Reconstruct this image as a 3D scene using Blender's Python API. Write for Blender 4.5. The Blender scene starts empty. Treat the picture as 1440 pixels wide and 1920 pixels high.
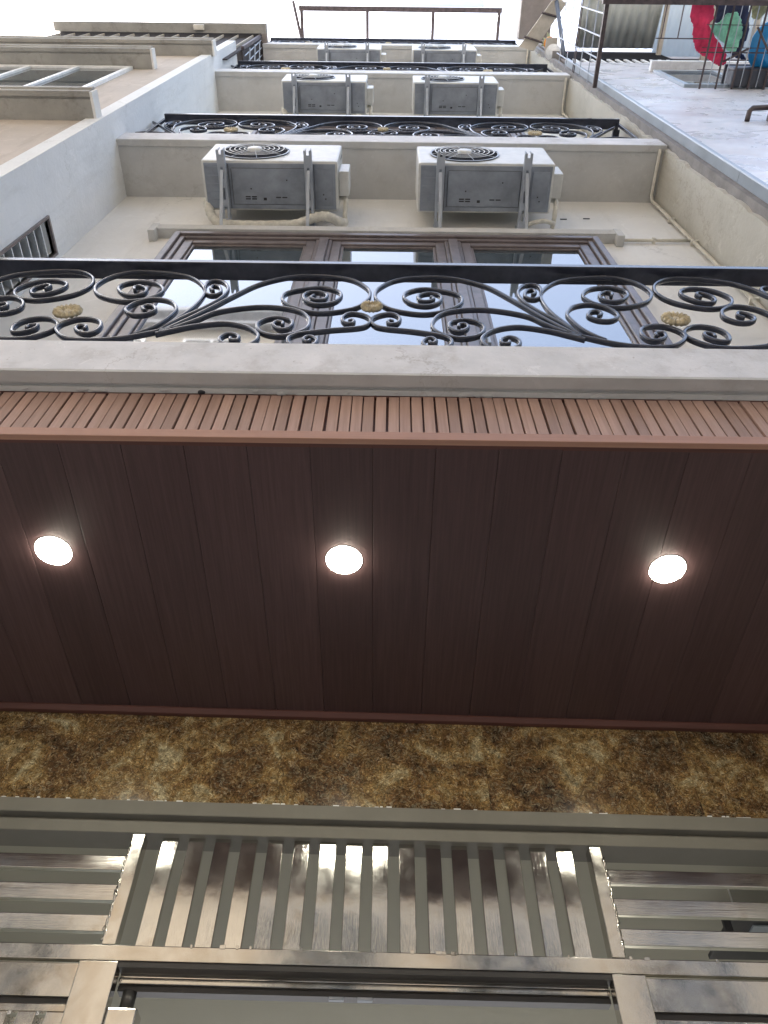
import bpy, bmesh, math, random
from mathutils import Vector, Matrix, noise
random.seed(7)
rad = math.radians
scene = bpy.context.scene
col = scene.collection

# ---------------------------------------------------------------- camera
cd = bpy.data.cameras.new('camera')
cam = bpy.data.objects.new('camera', cd); col.objects.link(cam)
cd.sensor_fit = 'VERTICAL'; cd.sensor_height = 24.0
cd.lens = 24.0 * 1442.0 / 1920.0
cd.clip_start = 0.05; cd.clip_end = 2000
_e, _yaw, _roll = rad(53.745), rad(-0.364), rad(1.071)
_f = Vector((math.sin(_yaw)*math.cos(_e), math.cos(_yaw)*math.cos(_e), math.sin(_e)))
_r = Vector((math.cos(_yaw), -math.sin(_yaw), 0)); _u = _r.cross(_f)
_r2 = _r*math.cos(_roll) + _u*math.sin(_roll); _u2 = -_r*math.sin(_roll) + _u*math.cos(_roll)
cam.matrix_world = Matrix(((_r2.x, _u2.x, -_f.x, 0), (_r2.y, _u2.y, -_f.y, 0), (_r2.z, _u2.z, -_f.z, 1.6), (0, 0, 0, 1)))
scene.camera = cam

# ---------------------------------------------------------------- sky, sun, exposure
SUN_EL, SUN_AZ = 60.0, 305.0          # azimuth clockwise from +Y (the house side): the sun stands behind the house, to the left, so the alley front is in open shade
world = bpy.data.worlds.new('World'); scene.world = world; world.use_nodes = True
nt = world.node_tree; nt.nodes.clear()
out = nt.nodes.new('ShaderNodeOutputWorld'); bg = nt.nodes.new('ShaderNodeBackground')
sky = nt.nodes.new('ShaderNodeTexSky'); sky.sky_type = 'NISHITA'; sky.sun_disc = False
sky.sun_elevation = rad(SUN_EL); sky.sun_rotation = rad(SUN_AZ)
sky.air_density = 1.5; sky.dust_density = 5.5; sky.ozone_density = 4.0
hs = nt.nodes.new('ShaderNodeHueSaturation'); hs.inputs['Saturation'].default_value = 0.82
nt.links.new(sky.outputs[0], hs.inputs['Color']); nt.links.new(hs.outputs[0], bg.inputs[0])
bg.inputs[1].default_value = 0.15
nt.links.new(bg.outputs[0], out.inputs[0])
sd = bpy.data.lights.new('sun', 'SUN'); sd.energy = 1.2; sd.angle = rad(16); sd.color = (1.0, 0.985, 0.96)
so = bpy.data.objects.new('sun', sd); col.objects.link(so)
_sd = Vector((math.sin(rad(SUN_AZ))*math.cos(rad(SUN_EL)), math.cos(rad(SUN_AZ))*math.cos(rad(SUN_EL)), math.sin(rad(SUN_EL))))
so.rotation_euler = _sd.to_track_quat('Z', 'Y').to_euler(); so.location = _sd*40
vs = scene.view_settings; vs.view_transform = 'Standard'; vs.look = 'None'; vs.gamma = 1.0
vs.use_curve_mapping = False
vs.exposure = 2.3

# ---------------------------------------------------------------- materials
def newmat(name):
    m = bpy.data.materials.new(name); m.use_nodes = True
    n = m.node_tree; b = n.nodes['Principled BSDF']
    return m, n, b
def nd(n, t, **kw):
    x = n.nodes.new(t)
    for k, v in kw.items():
        if k in x.inputs: x.inputs[k].default_value = v
        else: setattr(x, k, v)
    return x
def ramp(n, stops):
    r = n.nodes.new('ShaderNodeValToRGB'); e = r.color_ramp.elements
    while len(e) < len(stops): e.new(0.5)
    for i, (p, c) in enumerate(stops):
        e[i].position = p; e[i].color = (*c, 1) if len(c) == 3 else c
    return r
def coords(n, scale=(1, 1, 1), rnd=False):
    tc = n.nodes.new('ShaderNodeTexCoord'); mp = n.nodes.new('ShaderNodeMapping')
    mp.inputs['Scale'].default_value = scale
    n.links.new(tc.outputs['Object'], mp.inputs[0])
    if rnd:
        oi = n.nodes.new('ShaderNodeObjectInfo'); mu = nd(n, 'ShaderNodeVectorMath', operation='SCALE')
        cb = n.nodes.new('ShaderNodeCombineXYZ')
        for i in range(3): n.links.new(oi.outputs['Random'], cb.inputs[i])
        n.links.new(cb.outputs[0], mu.inputs[0]); mu.inputs['Scale'].default_value = 37.0
        n.links.new(mu.outputs[0], mp.inputs['Location'])
    return mp
def mix(n, fac, a, b, mode='MIX'):
    x = nd(n, 'ShaderNodeMix', data_type='RGBA', blend_type=mode)
    for i, v in ((0, fac), (6, a), (7, b)):
        if hasattr(v, 'node'): n.links.new(v, x.inputs[i])
        elif isinstance(v, (int, float)): x.inputs[i].default_value = v
        else: x.inputs[i].default_value = (*v, 1)
    return x.outputs[2]
def bump(n, b, h, strength=0.3, dist=0.01):
    bp = nd(n, 'ShaderNodeBump', Strength=strength, Distance=dist)
    n.links.new(h, bp.inputs['Height']); n.links.new(bp.outputs[0], b.inputs['Normal'])
def plaster(name, c1, c2, stain=(0.3, 0.28, 0.25), amt=0.35, scale=1.6, rough=0.75, bmp=0.25, streak=True, spec=0.3, crack=0.0):
    m, n, b = newmat(name)
    mp = coords(n)
    a = nd(n, 'ShaderNodeTexNoise', Scale=scale, Detail=8.0, Roughness=0.65); n.links.new(mp.outputs[0], a.inputs[0])
    r = ramp(n, [(0.35, c1), (0.7, c2)]); n.links.new(a.outputs[0], r.inputs[0])
    mp2 = coords(n, (3.2, 3.2, 0.5 if streak else 3.0))
    s = nd(n, 'ShaderNodeTexNoise', Scale=1.7, Detail=9.0, Roughness=0.7); n.links.new(mp2.outputs[0], s.inputs[0])
    sr = ramp(n, [(0.52, (0, 0, 0)), (0.78, (amt, amt, amt))]); n.links.new(s.outputs[0], sr.inputs[0])
    c = mix(n, sr.outputs[0], r.outputs[0], stain)
    sp = nd(n, 'ShaderNodeTexNoise', Scale=70.0, Detail=4.0); n.links.new(mp.outputs[0], sp.inputs[0])
    spr = ramp(n, [(0.68, (0, 0, 0)), (0.75, (amt*0.8,)*3)]); n.links.new(sp.outputs[0], spr.inputs[0])
    c = mix(n, spr.outputs[0], c, stain)
    if crack:
        dn = nd(n, 'ShaderNodeTexNoise', Scale=3.0, Detail=6.0, Roughness=0.7); n.links.new(mp.outputs[0], dn.inputs[0])
        dv = mix(n, 0.35, mp.outputs[0], dn.outputs['Color'], 'LINEAR_LIGHT')
        vo = nd(n, 'ShaderNodeTexVoronoi', feature='DISTANCE_TO_EDGE', Scale=0.9); n.links.new(dv, vo.inputs['Vector'])
        vr = ramp(n, [(0.0, (crack,)*3), (0.010, (0, 0, 0))]); n.links.new(vo.outputs['Distance'], vr.inputs[0])
        ms = nd(n, 'ShaderNodeTexNoise', Scale=0.8, Detail=2.0); n.links.new(mp.outputs[0], ms.inputs[0])
        mr_ = ramp(n, [(0.48, (0, 0, 0)), (0.6, (1, 1, 1))]); n.links.new(ms.outputs[0], mr_.inputs[0])
        c = mix(n, mix(n, 1.0, vr.outputs[0], mr_.outputs[0], 'MULTIPLY'), c, stain)
        pt_ = nd(n, 'ShaderNodeTexNoise', Scale=4.5, Detail=7.0, Roughness=0.75, Distortion=2.0); n.links.new(mp.outputs[0], pt_.inputs[0])
        pr_ = ramp(n, [(0.60, (0, 0, 0)), (0.63, (crack*0.6,)*3), (0.70, (crack*0.6,)*3), (0.72, (0, 0, 0))]); n.links.new(pt_.outputs[0], pr_.inputs[0])
        c = mix(n, pr_.outputs[0], c, tuple(min(0.9, x*1.25) for x in c2))
    n.links.new(c, b.inputs['Base Color'])
    b.inputs['Roughness'].default_value = rough; b.inputs['Specular IOR Level'].default_value = spec
    f = nd(n, 'ShaderNodeTexNoise', Scale=28.0, Detail=6.0, Roughness=0.6); n.links.new(mp.outputs[0], f.inputs[0])
    ad = nd(n, 'ShaderNodeMath', operation='MULTIPLY_ADD'); n.links.new(a.outputs[0], ad.inputs[0]); ad.inputs[1].default_value = 3.0
    n.links.new(f.outputs[0], ad.inputs[2]); bump(n, b, ad.outputs[0], bmp, 0.006)
    return m
def wood(name, c1, c2, axis=2, rough=0.5, rnd=True, gscale=60, spec=0.4):
    m, n, b = newmat(name)
    sc = [gscale]*3; sc[axis] = gscale*0.03
    mp = coords(n, sc, rnd)
    a = nd(n, 'ShaderNodeTexNoise', Scale=1.0, Detail=6.0, Roughness=0.7); n.links.new(mp.outputs[0], a.inputs[0])
    r = ramp(n, [(0.3, c1), (0.72, c2)]); n.links.new(a.outputs[0], r.inputs[0])
    oi = n.nodes.new('ShaderNodeObjectInfo'); rr = ramp(n, [(0, (0.82,)*3), (1, (1.12,)*3)])
    n.links.new(oi.outputs['Random'], rr.inputs[0])
    c = mix(n, 1.0, r.outputs[0], rr.outputs[0], 'MULTIPLY')
    n.links.new(c, b.inputs['Base Color'])
    b.inputs['Roughness'].default_value = rough; b.inputs['Specular IOR Level'].default_value = spec
    bump(n, b, a.outputs[0], 0.2, 0.002)
    return m
def metal(name, c, rough=0.25, rvar=0.15, met=1.0, scale=8, stain=None, amt=0.5, stretch=(1, 1, 1), bmp=0.03):
    m, n, b = newmat(name)
    mp = coords(n, stretch, True)
    a = nd(n, 'ShaderNodeTexNoise', Scale=scale, Detail=7.0, Roughness=0.6); n.links.new(mp.outputs[0], a.inputs[0])
    cr = tuple(x*0.75 for x in c)
    r = ramp(n, [(0.3, cr), (0.65, c)]); n.links.new(a.outputs[0], r.inputs[0]); cc = r.outputs[0]
    if stain:
        s = nd(n, 'ShaderNodeTexNoise', Scale=scale*0.6, Detail=5.0, Distortion=1.0); n.links.new(mp.outputs[0], s.inputs[0])
        sr = ramp(n, [(0.5, (0, 0, 0)), (0.68, (amt,)*3)]); n.links.new(s.outputs[0], sr.inputs[0])
        cc = mix(n, sr.outputs[0], cc, stain)
    n.links.new(cc, b.inputs['Base Color']); b.inputs['Metallic'].default_value = met
    mr = nd(n, 'ShaderNodeMapRange'); mr.inputs['From Min'].default_value = 0.3; mr.inputs['From Max'].default_value = 0.75
    mr.inputs['To Min'].default_value = max(0.02, rough-rvar); mr.inputs['To Max'].default_value = rough+rvar
    n.links.new(a.outputs[0], mr.inputs['Value']); n.links.new(mr.outputs[0], b.inputs['Roughness'])
    if bmp: bump(n, b, a.outputs[0], bmp, 0.01)
    return m
def plain(name, c, rough=0.5, met=0.0, var=0.12, scale=12, spec=0.5, ior=1.5):
    m, n, b = newmat(name)
    mp = coords(n, (1, 1, 1), True)
    a = nd(n, 'ShaderNodeTexNoise', Scale=scale, Detail=6.0, Roughness=0.65); n.links.new(mp.outputs[0], a.inputs[0])
    r = ramp(n, [(0.3, tuple(x*(1-var*1.6) for x in c)), (0.7, tuple(min(1, x*(1+var)) for x in c))])
    n.links.new(a.outputs[0], r.inputs[0]); n.links.new(r.outputs[0], b.inputs['Base Color'])
    b.inputs['Roughness'].default_value = rough; b.inputs['Metallic'].default_value = met
    b.inputs['Specular IOR Level'].default_value = spec; b.inputs['IOR'].default_value = ior
    bump(n, b, a.outputs[0], 0.08, 0.004)
    return m
def steel(name, sc):
    m, n, b = newmat(name)
    mp = coords(n, (1, 1, 1), True)
    a = nd(n, 'ShaderNodeTexNoise', Scale=9.0, Detail=6.0, Roughness=0.6); n.links.new(mp.outputs[0], a.inputs[0])
    r = ramp(n, [(0.3, (0.60, 0.585, 0.55)), (0.6, (0.70, 0.685, 0.65))]); n.links.new(a.outputs[0], r.inputs[0])
    s = nd(n, 'ShaderNodeTexNoise', Scale=7.0, Detail=5.0, Distortion=1.2); n.links.new(mp.outputs[0], s.inputs[0])
    sr = ramp(n, [(0.58, (0, 0, 0)), (0.74, (0.45,)*3)]); n.links.new(s.outputs[0], sr.inputs[0])
    n.links.new(mix(n, sr.outputs[0], r.outputs[0], (0.40, 0.32, 0.22)), b.inputs['Base Color'])
    b.inputs['Metallic'].default_value = 1.0
    mr = nd(n, 'ShaderNodeMapRange'); mr.inputs['From Min'].default_value = 0.35; mr.inputs['From Max'].default_value = 0.7
    mr.inputs['To Min'].default_value = 0.08; mr.inputs['To Max'].default_value = 0.16
    n.links.new(a.outputs[0], mr.inputs['Value']); n.links.new(mr.outputs[0], b.inputs['Roughness'])
    mp2 = coords(n, sc, True); f = nd(n, 'ShaderNodeTexNoise', Scale=1.0, Detail=2.0); n.links.new(mp2.outputs[0], f.inputs[0])
    b1 = nd(n, 'ShaderNodeBump', Strength=0.22, Distance=0.0006); n.links.new(f.outputs[0], b1.inputs['Height'])
    w = nd(n, 'ShaderNodeTexNoise', Scale=16.0, Detail=2.0); n.links.new(mp.outputs[0], w.inputs[0])
    b2 = nd(n, 'ShaderNodeBump', Strength=0.03, Distance=0.01); n.links.new(w.outputs[0], b2.inputs['Height'])
    n.links.new(b1.outputs[0], b2.inputs['Normal']); n.links.new(b2.outputs[0], b.inputs['Normal'])
    return m
def granite():
    m, n, b = newmat('granite')
    mp = coords(n, (1, 1, 1), True)
    d = nd(n, 'ShaderNodeTexNoise', Scale=5.5, Detail=8.0, Roughness=0.68, Distortion=0.6); n.links.new(mp.outputs[0], d.inputs[0])
    big = ramp(n, [(0.36, (0.028, 0.022, 0.02)), (0.43, (0.10, 0.055, 0.03)), (0.50, (0.19, 0.11, 0.045)), (0.56, (0.32, 0.205, 0.08)), (0.65, (0.52, 0.45, 0.28))])
    n.links.new(d.outputs[0], big.inputs[0])
    v = nd(n, 'ShaderNodeTexVoronoi', Scale=70.0, Randomness=1.0)
    wv = nd(n, 'ShaderNodeTexNoise', Scale=14.0, Detail=5.0); n.links.new(mp.outputs[0], wv.inputs[0])
    off = mix(n, 0.12, mp.outputs[0], wv.outputs['Color'], 'LINEAR_LIGHT'); n.links.new(off, v.inputs['Vector'])
    fl = ramp(n, [(0.0, (0.03, 0.022, 0.015)), (0.14, (0.16, 0.09, 0.04)), (0.32, (0.26, 0.15, 0.06)), (0.62, (0.20, 0.13, 0.06)), (0.72, (0.46, 0.37, 0.2)), (1.0, (0.55, 0.5, 0.36))])
    sep = n.nodes.new('ShaderNodeSeparateColor'); n.links.new(v.outputs['Color'], sep.inputs[0]); n.links.new(sep.outputs[0], fl.inputs[0])
    c = mix(n, 0.30, big.outputs[0], fl.outputs[0])
    v2 = nd(n, 'ShaderNodeTexVoronoi', Scale=150.0); n.links.new(off, v2.inputs['Vector'])
    s2 = n.nodes.new('ShaderNodeSeparateColor'); n.links.new(v2.outputs['Color'], s2.inputs[0])
    gr = ramp(n, [(0.0, (0.25,)*3), (0.25, (0.7,)*3), (0.8, (1.15,)*3), (1.0, (1.9,)*3)]); n.links.new(s2.outputs[1], gr.inputs[0])
    c = mix(n, 0.9, c, gr.outputs[0], 'MULTIPLY')
    g = nd(n, 'ShaderNodeTexNoise', Scale=30.0, Detail=7.0, Roughness=0.75); n.links.new(mp.outputs[0], g.inputs[0])
    gg = ramp(n, [(0.35, (0.38,)*3), (0.65, (1.16,)*3)]); n.links.new(g.outputs[0], gg.inputs[0])
    c = mix(n, 0.9, c, gg.outputs[0], 'MULTIPLY')
    bl = nd(n, 'ShaderNodeTexNoise', Scale=11.0, Detail=7.0, Roughness=0.75, Distortion=1.5); n.links.new(mp.outputs[0], bl.inputs[0])
    br = ramp(n, [(0.30, (0.9,)*3), (0.42, (0, 0, 0))]); n.links.new(bl.outputs[0], br.inputs[0])
    c = mix(n, br.outputs[0], c, (0.012, 0.012, 0.011))
    n.links.new(c, b.inputs['Base Color']); b.inputs['Roughness'].default_value = 0.15
    bump(n, b, g.outputs[0], 0.02, 0.001)
    return m
def glass_mat(name, tint=(0.03, 0.045, 0.055), ior=3.2):
    m, n, b = newmat(name)
    mp = coords(n); a = nd(n, 'ShaderNodeTexNoise', Scale=1.2, Detail=2.0); n.links.new(mp.outputs[0], a.inputs[0])
    b.inputs['Base Color'].default_value = (*tint, 1); b.inputs['Roughness'].default_value = 0.03; b.inputs['IOR'].default_value = ior
    bump(n, b, a.outputs[0], 0.015, 0.02)
    return m
def lilac():
    m, n, b = newmat('lilac_render_painted_sheen')
    mp = coords(n, (1.0, 1.0, 1.5))
    a = nd(n, 'ShaderNodeTexNoise', Scale=0.9, Detail=7.0, Roughness=0.6, Distortion=0.6); n.links.new(mp.outputs[0], a.inputs[0])
    r = ramp(n, [(0.34, (0.50, 0.48, 0.51)), (0.46, (0.60, 0.595, 0.63)), (0.56, (0.66, 0.665, 0.70)), (0.66, (0.76, 0.77, 0.81))]); n.links.new(a.outputs[0], r.inputs[0])  # pale and lilac patches paint blotchy reflection streaks into the render colour
    s = nd(n, 'ShaderNodeTexNoise', Scale=2.6, Detail=6.0, Roughness=0.65, Distortion=0.8); n.links.new(mp.outputs[0], s.inputs[0])
    sr = ramp(n, [(0.48, (0, 0, 0)), (0.72, (0.4,)*3)]); n.links.new(s.outputs[0], sr.inputs[0])
    c = mix(n, sr.outputs[0], r.outputs[0], (0.56, 0.51, 0.52))
    n.links.new(c, b.inputs['Base Color'])
    rr = ramp(n, [(0.4, (0.22,)*3), (0.62, (0.5,)*3)]); n.links.new(s.outputs[0], rr.inputs[0]); n.links.new(rr.outputs[0], b.inputs['Roughness'])
    f = nd(n, 'ShaderNodeTexNoise', Scale=5.0, Detail=5.0); n.links.new(mp.outputs[0], f.inputs[0]); bump(n, b, f.outputs[0], 0.25, 0.02)
    return m
M = dict(
    wall=plaster('white_plaster', (0.66, 0.65, 0.62), (0.75, 0.74, 0.71), amt=0.3, crack=0.35),
    slab=plaster('slab_paint', (0.48, 0.48, 0.47), (0.57, 0.57, 0.56), amt=0.4, crack=0.3, scale=2.5),
    edge=plaster('slab_edge_lit', (0.56, 0.56, 0.57), (0.70, 0.69, 0.70), (0.33, 0.30, 0.28), amt=0.7, crack=0.5, scale=5, streak=False),  # worn coat, kept lighter than the slab to carry skylight on front edges
    party=plaster('grey_white_render', (0.66, 0.67, 0.67), (0.77, 0.78, 0.78), (0.45, 0.45, 0.43), amt=0.55, scale=1.1, bmp=0.6, crack=0.5),
    cream=plaster('cream_render', (0.42, 0.40, 0.345), (0.53, 0.51, 0.45), (0.30, 0.25, 0.19), amt=0.6, scale=1.3, bmp=0.6, crack=0.6),
    cement=plaster('bare_cement', (0.19, 0.18, 0.175), (0.29, 0.275, 0.265), amt=0.5, scale=6),
    beige=plaster('beige_render', (0.42, 0.37, 0.32), (0.52, 0.46, 0.40), (0.27, 0.22, 0.18), amt=0.65, scale=1.0, crack=0.5),
    ledge=plaster('stained_ledge', (0.27, 0.265, 0.245), (0.37, 0.36, 0.33), (0.11, 0.10, 0.085), amt=0.8, scale=3),
    smooth=lilac(),
    umber=plain('dark_umber_sheet', (0.035, 0.028, 0.028), 0.8, var=0.3),
    matte=plain('matte_black', (0.02, 0.02, 0.024), 0.95, spec=0.1),
    lintel=plaster('lintel_paint', (0.175, 0.166, 0.142), (0.205, 0.196, 0.168), amt=0.15, scale=3, bmp=0.1),
    ceiling=plaster('entrance_ceiling', (0.39, 0.375, 0.30), (0.42, 0.405, 0.33), amt=0.05, bmp=0.05),
    opp=plaster('ochre_render', (0.68, 0.58, 0.45), (0.78, 0.68, 0.54), amt=0.4, scale=0.8),
    ground=plaster('concrete_paving', (0.22, 0.215, 0.205), (0.30, 0.29, 0.275), (0.18, 0.17, 0.16), amt=0.5, scale=1.2, streak=False),
    plank=wood('dark_brown_panel', (0.070, 0.039, 0.040), (0.112, 0.066, 0.066), axis=1, rough=0.42, gscale=90, spec=0.35),
    slat=wood('terracotta_slat', (0.32, 0.20, 0.16), (0.45, 0.30, 0.245), axis=2, rough=0.55, gscale=70),
    trim=wood('terracotta_trim', (0.31, 0.165, 0.115), (0.38, 0.21, 0.15), axis=0, rough=0.5, gscale=50),
    btrim=wood('dark_trim', (0.09, 0.035, 0.028), (0.13, 0.05, 0.04), axis=0, rough=0.5, gscale=50),
    frame=plain('window_frame_brown_grey', (0.155, 0.13, 0.128), 0.35, var=0.2),
    iron=plain('black_painted_iron', (0.034, 0.037, 0.052), 0.13, var=0.25, spec=0.6),
    gold=plain('gilded_rosette', (0.50, 0.42, 0.27), 0.55, met=0.1, var=0.3, scale=40),
    acw=plain('aircon_casing', (0.60, 0.60, 0.57), 0.42, var=0.08),
    acb=plain('aircon_base_pan', (0.27, 0.30, 0.345), 0.45, var=0.2, scale=5),
    acd=plain('aircon_dark', (0.03, 0.03, 0.035), 0.5),
    galv=metal('bracket_grey', (0.44, 0.48, 0.54), 0.5, 0.12, met=0.2),
    flash=metal('flashing_steel', (0.36, 0.41, 0.46), 0.4, 0.1, met=0.25, scale=4),
    pvc=plain('white_pipe', (0.66, 0.63, 0.55), 0.5),
    hose=plain('taped_hose', (0.62, 0.60, 0.53), 0.6, var=0.15, scale=25),
    steel=metal('polished_steel', (0.68, 0.655, 0.61), 0.15, 0.08, stain=(0.42, 0.35, 0.26), amt=0.45, scale=9, bmp=0.04),
    steelv=steel('brushed_steel_upright', (900, 900, 4)),
    steelh=steel('brushed_steel_cross', (4, 900, 900)),
    sdark=plain('track_dark', (0.035, 0.033, 0.033), 0.4),
    glass=glass_mat('window_glass'),
    cage=plain('rusty_cage_iron', (0.075, 0.055, 0.055), 0.55, var=0.4),
    white=plain('white_paint', (0.75, 0.75, 0.74), 0.45),
    red=plain('red_cloth', (0.62, 0.04, 0.11), 0.85, var=0.25, scale=6),
    green=plain('mint_cloth', (0.26, 0.60, 0.43), 0.85, var=0.3, scale=6),
    navy=plain('navy_cloth', (0.035, 0.045, 0.10), 0.85, var=0.3),
    olive=plain('olive_cloth', (0.32, 0.33, 0.19), 0.85, var=0.3),
    blue=plain('blue_plastic', (0.02, 0.25, 0.55), 0.3, var=0.1),
    crate=plain('charcoal_plastic', (0.05, 0.055, 0.07), 0.5),
    corr=metal('corrugated_zinc', (0.60, 0.63, 0.59), 0.5, 0.1, met=0.0, scale=3, stain=(0.25, 0.26, 0.22), amt=0.7),
    board=plaster('weathered_board', (0.40, 0.36, 0.30), (0.52, 0.48, 0.42), amt=0.5, scale=6),
    brick=plaster('brown_wall', (0.20, 0.175, 0.16), (0.28, 0.25, 0.235), amt=0.5, scale=3),
    orange=plain('orange_plastic', (0.75, 0.28, 0.04), 0.45),
    gran=granite(),
)
def emis(name, c, s):
    m, n, b = newmat(name)
    b.inputs['Base Color'].default_value = (*c, 1); b.inputs['Emission Color'].default_value = (*c, 1); b.inputs['Emission Strength'].default_value = s
    return m
M['lamp'] = emis('lamp_diffuser', (1.0, 0.96, 0.80), 34.0)
def trans(name, c, a):
    m, n, b = newmat(name)
    b.inputs['Base Color'].default_value = (*c, 1); b.inputs['Roughness'].default_value = 0.25
    b.inputs['Transmission Weight'].default_value = a; b.inputs['IOR'].default_value = 1.1
    return m
M['frost'] = trans('frosted_sheet', (0.62, 0.66, 0.64), 0.45)
M['clear'] = trans('clear_sheet', (0.96, 0.98, 1.0), 1.0); M['clear'].node_tree.nodes['Principled BSDF'].inputs['Roughness'].default_value = 0.02

# ---------------------------------------------------------------- object helpers
def link(name, me, mat, parent=None, loc=(0, 0, 0), smooth=False):
    o = bpy.data.objects.new(name, me); col.objects.link(o); o.location = loc
    if parent is not None: o.parent = parent
    if mat is not None and not me.materials: me.materials.append(M[mat])
    if smooth:
        for p in me.polygons: p.use_smooth = True
    return o
def thing(name, label, cat, loc=(0, 0, 0), rz=0.0, group=None, kind=None):
    o = bpy.data.objects.new(name, None); col.objects.link(o); o.location = loc; o.rotation_euler = (0, 0, rz)
    o.empty_display_size = 0.1
    tag(o, label, cat, group, kind); return o
def tag(o, label, cat=None, group=None, kind=None):
    o['label'] = label
    if cat: o['category'] = cat
    if group: o['group'] = group
    if kind: o['kind'] = kind
    return o
def rel(parent, pts):
    if parent is None: return pts
    w = Vector((0, 0, 0)); p = parent
    while p is not None: w += Vector(p.location); p = p.parent
    return [(x-w.x, y-w.y, z-w.z) for x, y, z in pts]
def bevel_me(me, w, seg=2):
    bm = bmesh.new(); bm.from_mesh(me)
    bmesh.ops.bevel(bm, geom=bm.edges[:], offset=w, segments=seg, affect='EDGES', profile=0.6)
    bm.to_mesh(me); bm.free()
BF = [(0, 3, 2, 1), (4, 5, 6, 7), (0, 1, 5, 4), (1, 2, 6, 5), (2, 3, 7, 6), (3, 0, 4, 7)]
def box_me(x0, x1, y0, y1, z0, z1, bev=0.0, parent=None):
    v = [(x0, y0, z0), (x1, y0, z0), (x1, y1, z0), (x0, y1, z0), (x0, y0, z1), (x1, y0, z1), (x1, y1, z1), (x0, y1, z1)]
    me = bpy.data.meshes.new('m'); me.from_pydata(rel(parent, v), [], BF); me.update()
    if bev: bevel_me(me, bev)
    return me
def box(name, x0, x1, y0, y1, z0, z1, mat, parent=None, bev=0.0, local=False):
    return link(name, box_me(x0, x1, y0, y1, z0, z1, bev, None if local else parent), mat, parent)
def poly_me(v, f, parent=None):
    me = bpy.data.meshes.new('m'); me.from_pydata(rel(parent, v), [], f); me.update(); return me
def multibox_me(bs, parent=None, bev=0.0):
    V = []; F = []
    for x0, x1, y0, y1, z0, z1 in bs:
        k = len(V)
        V += [(x0, y0, z0), (x1, y0, z0), (x1, y1, z0), (x0, y1, z0), (x0, y0, z1), (x1, y0, z1), (x1, y1, z1), (x0, y1, z1)]
        F += [tuple(i+k for i in q) for q in BF]
    me = poly_me(V, F, parent)
    if bev: bevel_me(me, bev, 1)
    return me
def crom(P, n=6):
    out = []; P = [Vector(p) for p in P]
    for i in range(len(P)-1):
        a = P[max(i-1, 0)]; b = P[i]; c = P[i+1]; d = P[min(i+2, len(P)-1)]
        for k in range(n):
            t = k/n
            out.append(0.5*((2*b) + (c-a)*t + (2*a-5*b+4*c-d)*t*t + (3*b-a-3*c+d)*t**3))
    out.append(P[-1]); return out
def tube_me(P, r, parent=None, n=10, cap=True, rfun=None):
    P = [Vector(p) for p in P]; V = []; F = []
    up = Vector((0, 0, 1)); prev = None
    for i, p in enumerate(P):
        t = (P[min(i+1, len(P)-1)]-P[max(i-1, 0)]).normalized()
        if prev is None:
            a = t.cross(up)
            if a.length < 0.05: a = t.cross(Vector((1, 0, 0)))
            a.normalize()
        else:
            a = (prev - t*prev.dot(t)).normalized()
        prev = a; b = t.cross(a); rr = rfun(i/(len(P)-1))*r if rfun else r
        for k in range(n):
            q = 2*math.pi*k/n; V.append(tuple(p + a*rr*math.cos(q) + b*rr*math.sin(q)))
    for i in range(len(P)-1):
        for k in range(n): F.append((i*n+k, i*n+(k+1) % n, (i+1)*n+(k+1) % n, (i+1)*n+k))
    if cap:
        F.append(tuple(range(n-1, -1, -1))); F.append(tuple((len(P)-1)*n+k for k in range(n)))
    return poly_me(V, F, parent)
def tube(name, P, r, mat, parent=None, n=10, rfun=None): return link(name, tube_me(P, r, parent, n, True, rfun), mat, parent, smooth=True)
def bar(name, a, b, r, mat, parent=None, n=4): return link(name, tube_me([a, b], r, parent, n), mat, parent)
def prism_x(name, prof, x0, x1, mat, parent=None):
    """profile (y, z) extruded along x"""
    n = len(prof); V = [(x0, y, z) for y, z in prof] + [(x1, y, z) for y, z in prof]
    F = [(i, (i+1) % n, n+(i+1) % n, n+i) for i in range(n)] + [tuple(range(n-1, -1, -1)), tuple(range(n, 2*n))]
    me = poly_me(V, F, parent); bm = bmesh.new(); bm.from_mesh(me); bmesh.ops.recalc_face_normals(bm, faces=bm.faces[:]); bm.to_mesh(me); bm.free()
    return link(name, me, mat, parent)
def wavy(name, x0, x1, y0, y1, z0, z1, mat, parent, amp, seed):
    """a plate whose sides are slightly uneven, for hand-finished render"""
    pass
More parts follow.
